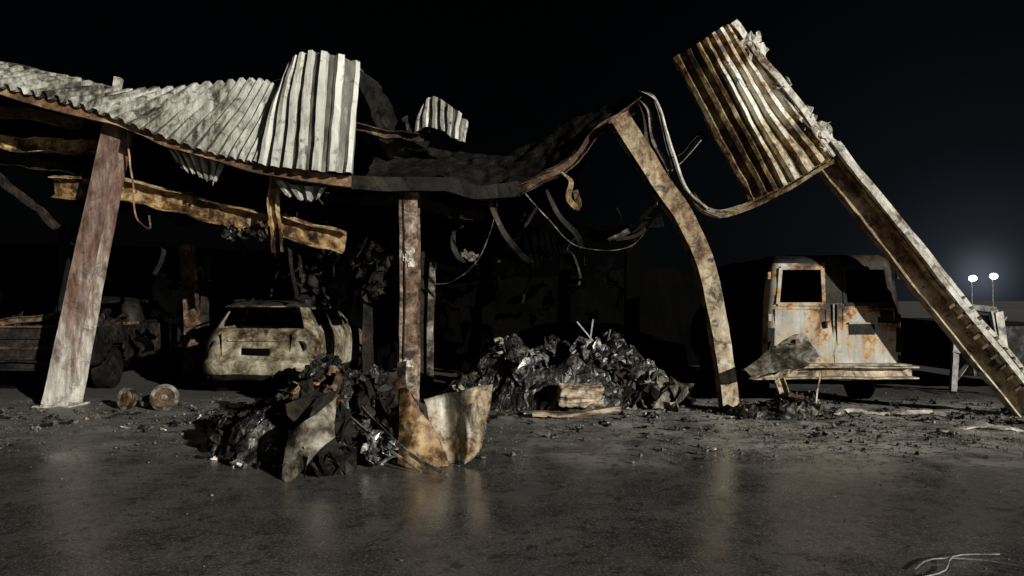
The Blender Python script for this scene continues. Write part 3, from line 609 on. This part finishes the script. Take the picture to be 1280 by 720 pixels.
mb.sweep([(-1.55, 7.4, 0.52), (-1.2, 7.0, 0.32), (-0.85, 6.7, 0.12), (-0.6, 6.5, 0.03)], rect(0.035, 0.012), (0, 0, 1), 'torn', jitter=0.02)
mb.sweep([(-1.7, 7.5, 0.42), (-1.2, 6.9, 0.22), (-0.8, 6.6, 0.02)], rect(0.02, 0.02), (0, 0, 1), 'torn', jitter=0.02)
mb.build('bent_rods', fl)
sh = root('torn_metal_sheet')
mb = MB()
mb.ruled([(-1.98, 6.55, 0.40), (-1.85, 6.5, 0.46), (-1.70, 6.6, 0.58), (-1.6, 6.75, 0.66)], [(-1.98, 6.35, 0.03), (-1.90, 6.3, 0.02), (-1.76, 6.35, 0.14), (-1.58, 6.6, 0.34)], 'torn', nu=24, nv=12, warp=0.02, dents=0.018, seed=6)
mb.crumple((-1.62, 6.6, 0.14), (0.5, 0.35, 0), (1.2, 0.4, 0.6), 0.18, 'soot_shade', n=14, seed=33, freq=3)
mb.crumple((-1.25, 6.9, 0.18), (0.28, 0.25, 0), (1.0, 0.2, -0.6), 0.14, 'glint', n=12, seed=35, freq=3)
mb.crumple((-1.75, 7.2, 0.42), (0.8, 0.5, 0), (0.9, 0.5, 0.4), 0.24, 'soot_shade', n=16, seed=36, freq=3)
mb.crumple((-2.1, 8.0, 0.62), (0.6, 0.25, 0), (0.9, -0.5, 0.4), 0.16, 'purlin', n=14, seed=37, freq=3)
mb.crumple((-1.75, 7.6, 0.60), (0.5, 0.3, 0), (1.2, -0.2, 1.4), 0.16, 'postdark', n=14, seed=38, freq=3)
mb.crumple((-1.3, 7.5, 0.55), (0.4, 0.3, 0), (1.0, -0.2, .4), 0.16, 'soot_shade', n=14, seed=39, freq=3)
mb.build('sheet', sh, solid=0.004)
vp = root('fallen_door_panel')
mb = MB()
mb.ruled([(3.1, 9.9, 0.60), (3.45, 10.1, 0.82), (3.85, 10.15, 1.06), (4.05, 10.15, 1.10)], [(3.15, 9.75, 0.52), (3.5, 9.8, 0.60), (3.9, 9.85, 0.66), (4.12, 10.0, 0.75)], 'torn', nu=20, nv=8, warp=0.04, dents=0.04)
mb.crumple((3.55, 9.95, 0.66), (0.9, 0.3, 0), (0.5, -0.3, 0.1), 0.12, 'flash', n=16, seed=41)
mb.crumple((3.85, 10.05, 0.82), (0.5, 0.3, 0), (1.0, -0.3, 0.1), 0.12, 'flashrust', n=14, seed=43)
mb.build('panel', vp, solid=0.005)
mb = MB()
mb.sweep([(3.55, 9.9, 0.45), (3.62, 9.85, 0.2), (3.52, 9.75, 0.02)], csec(0.14, 0.06), (1, 0, 0), 'posttan', jitter=0.05)
mb.sweep([(4.1, 9.9, 0.6), (4.05, 9.85, 0.3), (3.95, 9.7, 0.05)], rect(0.02, 0.02), (1, 0, 0), 'posttan', jitter=0.05)
mb.build('bracket', vp)

for (x, y, r, rx, rz) in [(-4.85, 10.35, 0.19, 1.25, 0.2), (-5.45, 10.5, 0.16, 1.35, -0.3), (-5.2, 10.6, 0.12, 0.4, 0)]:
    g = root('burned_wheel_rim')
    mb = MB(); mb.cyl((x, y, r*0.97), r, 0.05, 'torn', rot=(rx, 0, rz), hole=r*0.72); mb.cyl((x, y, r*0.97), r*0.73, 0.02, 'postdark', rot=(rx, 0, rz)); mb.cyl((x, y, r*0.97), r*0.22, 0.07, 'torn', rot=(rx, 0, rz)); mb.build('rim', g)

def cable(pts, r, mat, name='loose_cable'):
    g = root(name); mb = MB(); mb.tube(pts, r, mat); mb.build('strand', g)
cable([(2.3, 4.25, 0.012), (2.5, 4.42, 0.012), (2.75, 4.35, 0.03), (2.95, 4.2, 0.03), (3.1, 4.05, 0.012), (3.05, 3.8, 0.012)], 0.004, 'steelgrey')
cable([(2.2, 4.1, 0.012), (2.45, 4.22, 0.012), (2.65, 4.45, 0.02), (2.95, 4.5, 0.012)], 0.004, 'steelgrey')
g = root('metal_strip'); mb = MB(); mb.sweep([(4.3, 9.9, 0.03), (4.7, 10.0, 0.09), (5.2, 9.9, 0.07), (5.75, 10.05, 0.05)], rect(0.06, 0.02), (0, 0.6, 0.6), 'pale', jitter=0.08); mb.build('strip', g)
g = root('metal_strip'); mb = MB(); mb.sweep([(5.0, 8.6, 0.02), (5.5, 8.85, 0.04), (5.9, 8.75, 0.04), (6.3, 8.9, 0.02)], rect(0.07, 0.02), (0, 1, 0.2), 'pale', jitter=0.07); mb.build('strip', g)

fr = root('metal_trailer_frame')
mb = MB()
for a, b, w in [((7.25, 12.2, 0.05), (7.35, 12.2, 1.45), .1), ((8.1, 12.0, 0.0), (7.8, 12.0, 1.4), .12), ((7.35, 12.2, 1.45), (7.85, 12.0, 1.40), .1), ((7.25, 12.2, 0.7), (8.0, 12.0, 0.65), .06), ((7.3, 12.25, 0.2), (8.0, 12.0, 1.3), .04)]:
    mb.sweep([a, b], rect(w, 0.06), (1, 0.1, 0.9), 'steelgrey', jitter=0.03)
mb.ruled([(7.3, 12.3, 1.3), (7.8, 12.1, 1.3)], [(7.3, 12.3, 0.3), (8.0, 12.1, 0.3)], 'torn', ribs=4, depth=.03)
mb.sweep([(7.95, 11.8, 0), (7.75, 11.8, 1.38)], rect(.12, .05), (1, 0, 0), 'pale', jitter=.03)
mb.build('frame', fr)
mb = MB(); mb.box((8.9, 14, 0.7), (1.6, 3, 0.9), 'soot', jit=0.05); mb.build('tub', fr)

# distant lamps
for (x, h) in ((78.0, 5.3), (74.6, 4.95)):
    g = root('street_lamp', (x, 120, 0))
    mb = MB(); mb.cyl((0, 0, h/2), 0.09, h, 'steelgrey', taper=0.6, seg=12); mb.cyl((0, 0, 0.15), 0.2, 0.3, 'steelgrey', seg=12)
    mb.box((0, -0.2, h-.02), (0.12, 0.6, 0.06), 'steelgrey'); mb.build('pole', g)
    bpy.ops.mesh.primitive_uv_sphere_add(radius=0.5, segments=16, ring_count=8, location=(0, -0.3, h+0.1))
    o = bpy.context.object; o.name = 'lamp_head'; o.scale = (1.3, 0.8, 0.95)
    if 'lampglow' not in M:
        lm = bpy.data.materials.new('lit_lens'); lm.use_nodes = True; bb = lm.node_tree.nodes['Principled BSDF']
        bb.inputs['Emission Color'].default_value = (0.85, 0.93, 1, 1); bb.inputs['Emission Strength'].default_value = 14; M['lampglow'] = lm
    o.data.materials.append(M['lampglow']); o.parent = g

# ------------------------------------------------------------------ ground
def axis(lo, hi, near0, near1, step):
    a = []; x = near0
    while x <= near1: a.append(x); x += step
    s = step; y = near0; b = []
    while y > lo: s *= 1.35; y -= s; b.append(max(y, lo))
    s = step; y = a[-1]
    while y < hi: s *= 1.35; y += s; a.append(min(y, hi))
    return b[::-1]+a
xs = axis(-700, 700, -9, 10, 0.08); ys = axis(-150, 900, 1.5, 14, 0.08)
V = []; F = []
for x in xs:
    for y in ys:
        z = 0.0
        if abs(x) < 12 and -2 < y < 16:
            z = 0.010*noise.noise(Vector((x*.7, y*.7, 0)))+0.003*noise.noise(Vector((x*3, y*3, 2)))
            if y > 7.2: z += min(1, (y-7.2))*(0.04*max(0, noise.noise(Vector((x*2.2, y*2.2, 5))))+0.016*noise.noise(Vector((x*7, y*7, 5))))
        V.append((x, y, z))
n = len(ys)
for i in range(len(xs)-1):
    for j in range(n-1):
        a = i*n+j; F.append((a, a+n, a+n+1, a+1))
gm = bpy.data.materials.new('wet_asphalt'); gm.use_nodes = True; nt = gm.node_tree; N = nt.nodes; L = nt.links; b = N['Principled BSDF']
tc = N.new('ShaderNodeTexCoord')
def nz(scale, det=6, rough=.6):
    q = N.new('ShaderNodeTexNoise'); q.inputs['Scale'].default_value = scale; q.inputs['Detail'].default_value = det; q.inputs['Roughness'].default_value = rough; L.new(tc.outputs['Object'], q.inputs['Vector']); return q.outputs['Fac']
def mr(src, a, bb, c, d):
    q = N.new('ShaderNodeMapRange'); q.inputs[1].default_value = a; q.inputs[2].default_value = bb; q.inputs[3].default_value = c; q.inputs[4].default_value = d; L.new(src, q.inputs[0]); return q.outputs[0]
def mt(op, a, c):
    q = N.new('ShaderNodeMath'); q.operation = op
    for i, s in enumerate((a, c)):
        if isinstance(s, (int, float)): q.inputs[i].default_value = s
        else: L.new(s, q.inputs[i])
    return q.outputs[0]
big = nz(0.4, 3); mid = nz(1.6, 5, .72); fine = nz(45, 2, .75); grain = nz(150, 1, .6)
sx = N.new('ShaderNodeSeparateXYZ'); L.new(tc.outputs['Object'], sx.inputs[0])
wob = mt('MULTIPLY', mt('SUBTRACT', big, 0.5), 4.0)
yy = mt('ADD', sx.outputs['Y'], wob); xx = mt('ADD', sx.outputs['X'], wob)
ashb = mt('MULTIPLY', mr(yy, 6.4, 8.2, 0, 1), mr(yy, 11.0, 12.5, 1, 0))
ashlit = mt('MULTIPLY', ashb, mr(xx, 0.0, 2.5, 0.15, 1.0))  # ash belt, brightened to the right to paint the grazing light
ashlit = mt('MULTIPLY', ashlit, mr(mid, 0.38, 0.56, 0.25, 1.0))
unlitb = mr(yy, 10.8, 12.5, 0, 1)  # far ground painted black out to the horizon, as if unlit
def mixc(fac, A, Bc):
    q = N.new('ShaderNodeMix'); q.data_type = 'RGBA'; L.new(fac, q.inputs[0])
    for idx, s in ((6, A), (7, Bc)):
        if isinstance(s, tuple): q.inputs[idx].default_value = (*s, 1)
        else: L.new(s, q.inputs[idx])
    return q.outputs[2]
base = mixc(mr(mid, .38, .62, 0, 1), (0.06, 0.058, 0.056), (0.11, 0.108, 0.103))
base = mixc(mt('MULTIPLY', mr(fine, .52, .66, 0, 1), .6), base, (0.28, 0.27, 0.255))
base = mixc(mt('MULTIPLY', mr(grain, .35, .5, 1, 0), .6), base, (0.012, 0.012, 0.012))
base = mixc(ashlit, base, (0.44, 0.42, 0.385))
base = mixc(mr(nz(7, 4, .8), .53, .62, 0, .85), base, (0.025, 0.024, 0.022))
base = mixc(unlitb, base, (0.003, 0.003, 0.003))
L.new(base, b.inputs['Base Color'])
wetm = mt('MULTIPLY', mr(yy, 7.4, 9.0, 1, 0), mr(big, .40, .60, 1, 0.45))    # 1 = water film
rg = mt('ADD', mr(wetm, 0, 1, 0.55, 0.15), mt('MULTIPLY', unlitb, .4)); L.new(rg, b.inputs['Roughness'])
b.inputs['Specular IOR Level'].default_value = 0.7
bp = N.new('ShaderNodeBump'); bp.inputs['Distance'].default_value = 0.008
L.new(mr(wetm, 0, 1, 0.6, 0.20), bp.inputs['Strength'])
hh = mt('ADD', mt('MULTIPLY', fine, .9), mt('MULTIPLY', nz(9, 2), 1.0)); L.new(hh, bp.inputs['Height']); L.new(bp.outputs[0], b.inputs['Normal'])
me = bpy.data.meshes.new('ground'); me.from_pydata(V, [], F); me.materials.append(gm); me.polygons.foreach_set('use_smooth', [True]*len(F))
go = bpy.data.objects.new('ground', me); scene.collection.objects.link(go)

# gravel
mb = MB(); rr = random.Random(5)
octf = [(0, 2, 4), (2, 1, 4), (1, 3, 4), (3, 0, 4), (2, 0, 5), (1, 2, 5), (3, 1, 5), (0, 3, 5)]
cnt = 0
while cnt < 15000:
    x = rr.uniform(-8, 9.5); y = rr.gauss(9.3, 1.4) if rr.random() < .8 else rr.uniform(3.0, 10)
    if y < 2.6 or y > 13: continue
    dens = (0.3 if x < 1.5 else 1.0)*(0.3+1.4*max(0, noise.noise(Vector((x*.8, y*.8, 1)))+.3))
    if rr.random() > dens: continue
    s = rr.uniform(.004, .013) if rr.random() < .94 else rr.uniform(.015, .04)
    if y < 7: s *= .45
    V = [Vector((sx_*s*rr.uniform(.6, 1.3), sy_*s*rr.uniform(.6, 1.3), sz_*s*rr.uniform(.4, .9))) for sx_, sy_, sz_ in [(-1, 0, 0), (1, 0, 0), (0, -1, 0), (0, 1, 0), (0, 0, 1), (0, 0, -1)]]
    E = Euler((rr.uniform(-.5, .5), rr.uniform(-.5, .5), rr.uniform(0, 6))).to_matrix()
    mb.add([Vector((x, y, s*.4+.008))+E@v for v in V], octf, 'stone'); cnt += 1
mb.build('gravel')
mb = MB()
for i in range(420):
    x = rr.uniform(-7.5, 7.5); y = rr.gauss(9.7, .7)
    s = rr.uniform(.03, .13)
    mb.crumple((x, y, s*.25), (s, s*.5, 0), (rr.uniform(-.4, .4), rr.uniform(-.4, .4), rr.uniform(0, 6)), s*.5, rr.choices(['soot', 'soot_shade', 'torn', 'stone', 'glint', 'pale'], [34, 20, 8, 20, 5, 2])[0], n=5, seed=900+i, freq=3)
mb.build('scattered_debris')

# ------------------------------------------------------------------ world + light
w = bpy.data.worlds.new('World'); scene.world = w; w.use_nodes = True; nt = w.node_tree; N = nt.nodes; L = nt.links; N.clear()
EL = math.radians(14); AZ = math.radians(42)
sky = N.new('ShaderNodeTexSky'); sky.sky_type = 'NISHITA'; sky.sun_disc = False; sky.sun_elevation = EL
sky.sun_rotation = math.radians(180)-AZ
bg = N.new('ShaderNodeBackground'); bg.inputs['Strength'].default_value = 0.00018; L.new(sky.outputs[0], bg.inputs['Color'])
tc = N.new('ShaderNodeTexCoord')
dp = N.new('ShaderNodeVectorMath'); dp.operation = 'DOT_PRODUCT'; L.new(tc.outputs['Generated'], dp.inputs[0])
dv = Vector((76, 120, 4)).normalized(); dp.inputs[1].default_value = dv
def glow(power, strength, col):
    pw = N.new('ShaderNodeMath'); pw.operation = 'POWER'; mxx = N.new('ShaderNodeMath'); mxx.operation = 'MAXIMUM'; mxx.inputs[1].default_value = 0
    L.new(dp.outputs['Value'], mxx.inputs[0]); L.new(mxx.outputs[0], pw.inputs[0]); pw.inputs[1].default_value = power
    ml = N.new('ShaderNodeMath'); ml.operation = 'MULTIPLY'; ml.inputs[1].default_value = strength; L.new(pw.outputs[0], ml.inputs[0])
    g_ = N.new('ShaderNodeBackground'); g_.inputs['Color'].default_value = (*col, 1); L.new(ml.outputs[0], g_.inputs['Strength']); return g_
cur = bg
for pq in ((22, 0.006, (0.6, 0.72, 1.0)), (300, 0.02, (0.6, 0.75, 1.0)), (3000, 0.08, (0.7, 0.8, 1.0))):
    ad = N.new('ShaderNodeAddShader'); L.new(cur.outputs[0], ad.inputs[0]); L.new(glow(*pq).outputs[0], ad.inputs[1]); cur = ad
ou = N.new('ShaderNodeOutputWorld'); L.new(cur.outputs[0], ou.inputs['Surface'])

sd = bpy.data.lights.new('floodlight', 'SUN'); sd.energy = 5.0; sd.angle = math.radians(0.5); sd.color = (1.0, 0.965, 0.87)  # directional stand-in for the floodlights behind the camera
so = bpy.data.objects.new('floodlight', sd); scene.collection.objects.link(so)
frm = Vector((math.sin(AZ)*math.cos(EL), -math.cos(AZ)*math.cos(EL), math.sin(EL)))
so.rotation_euler = frm.to_track_quat('Z', 'Y').to_euler(); so.location = frm*20

cam = bpy.data.cameras.new('camera'); cam.lens = 26; cam.sensor_width = 36; cam.clip_end = 2500; cam.clip_start = 0.05
co = bpy.data.objects.new('camera', cam); co.location = (0, 0, 1.55); co.rotation_euler = (math.radians(90.93), 0, 0)
scene.collection.objects.link(co); scene.camera = co
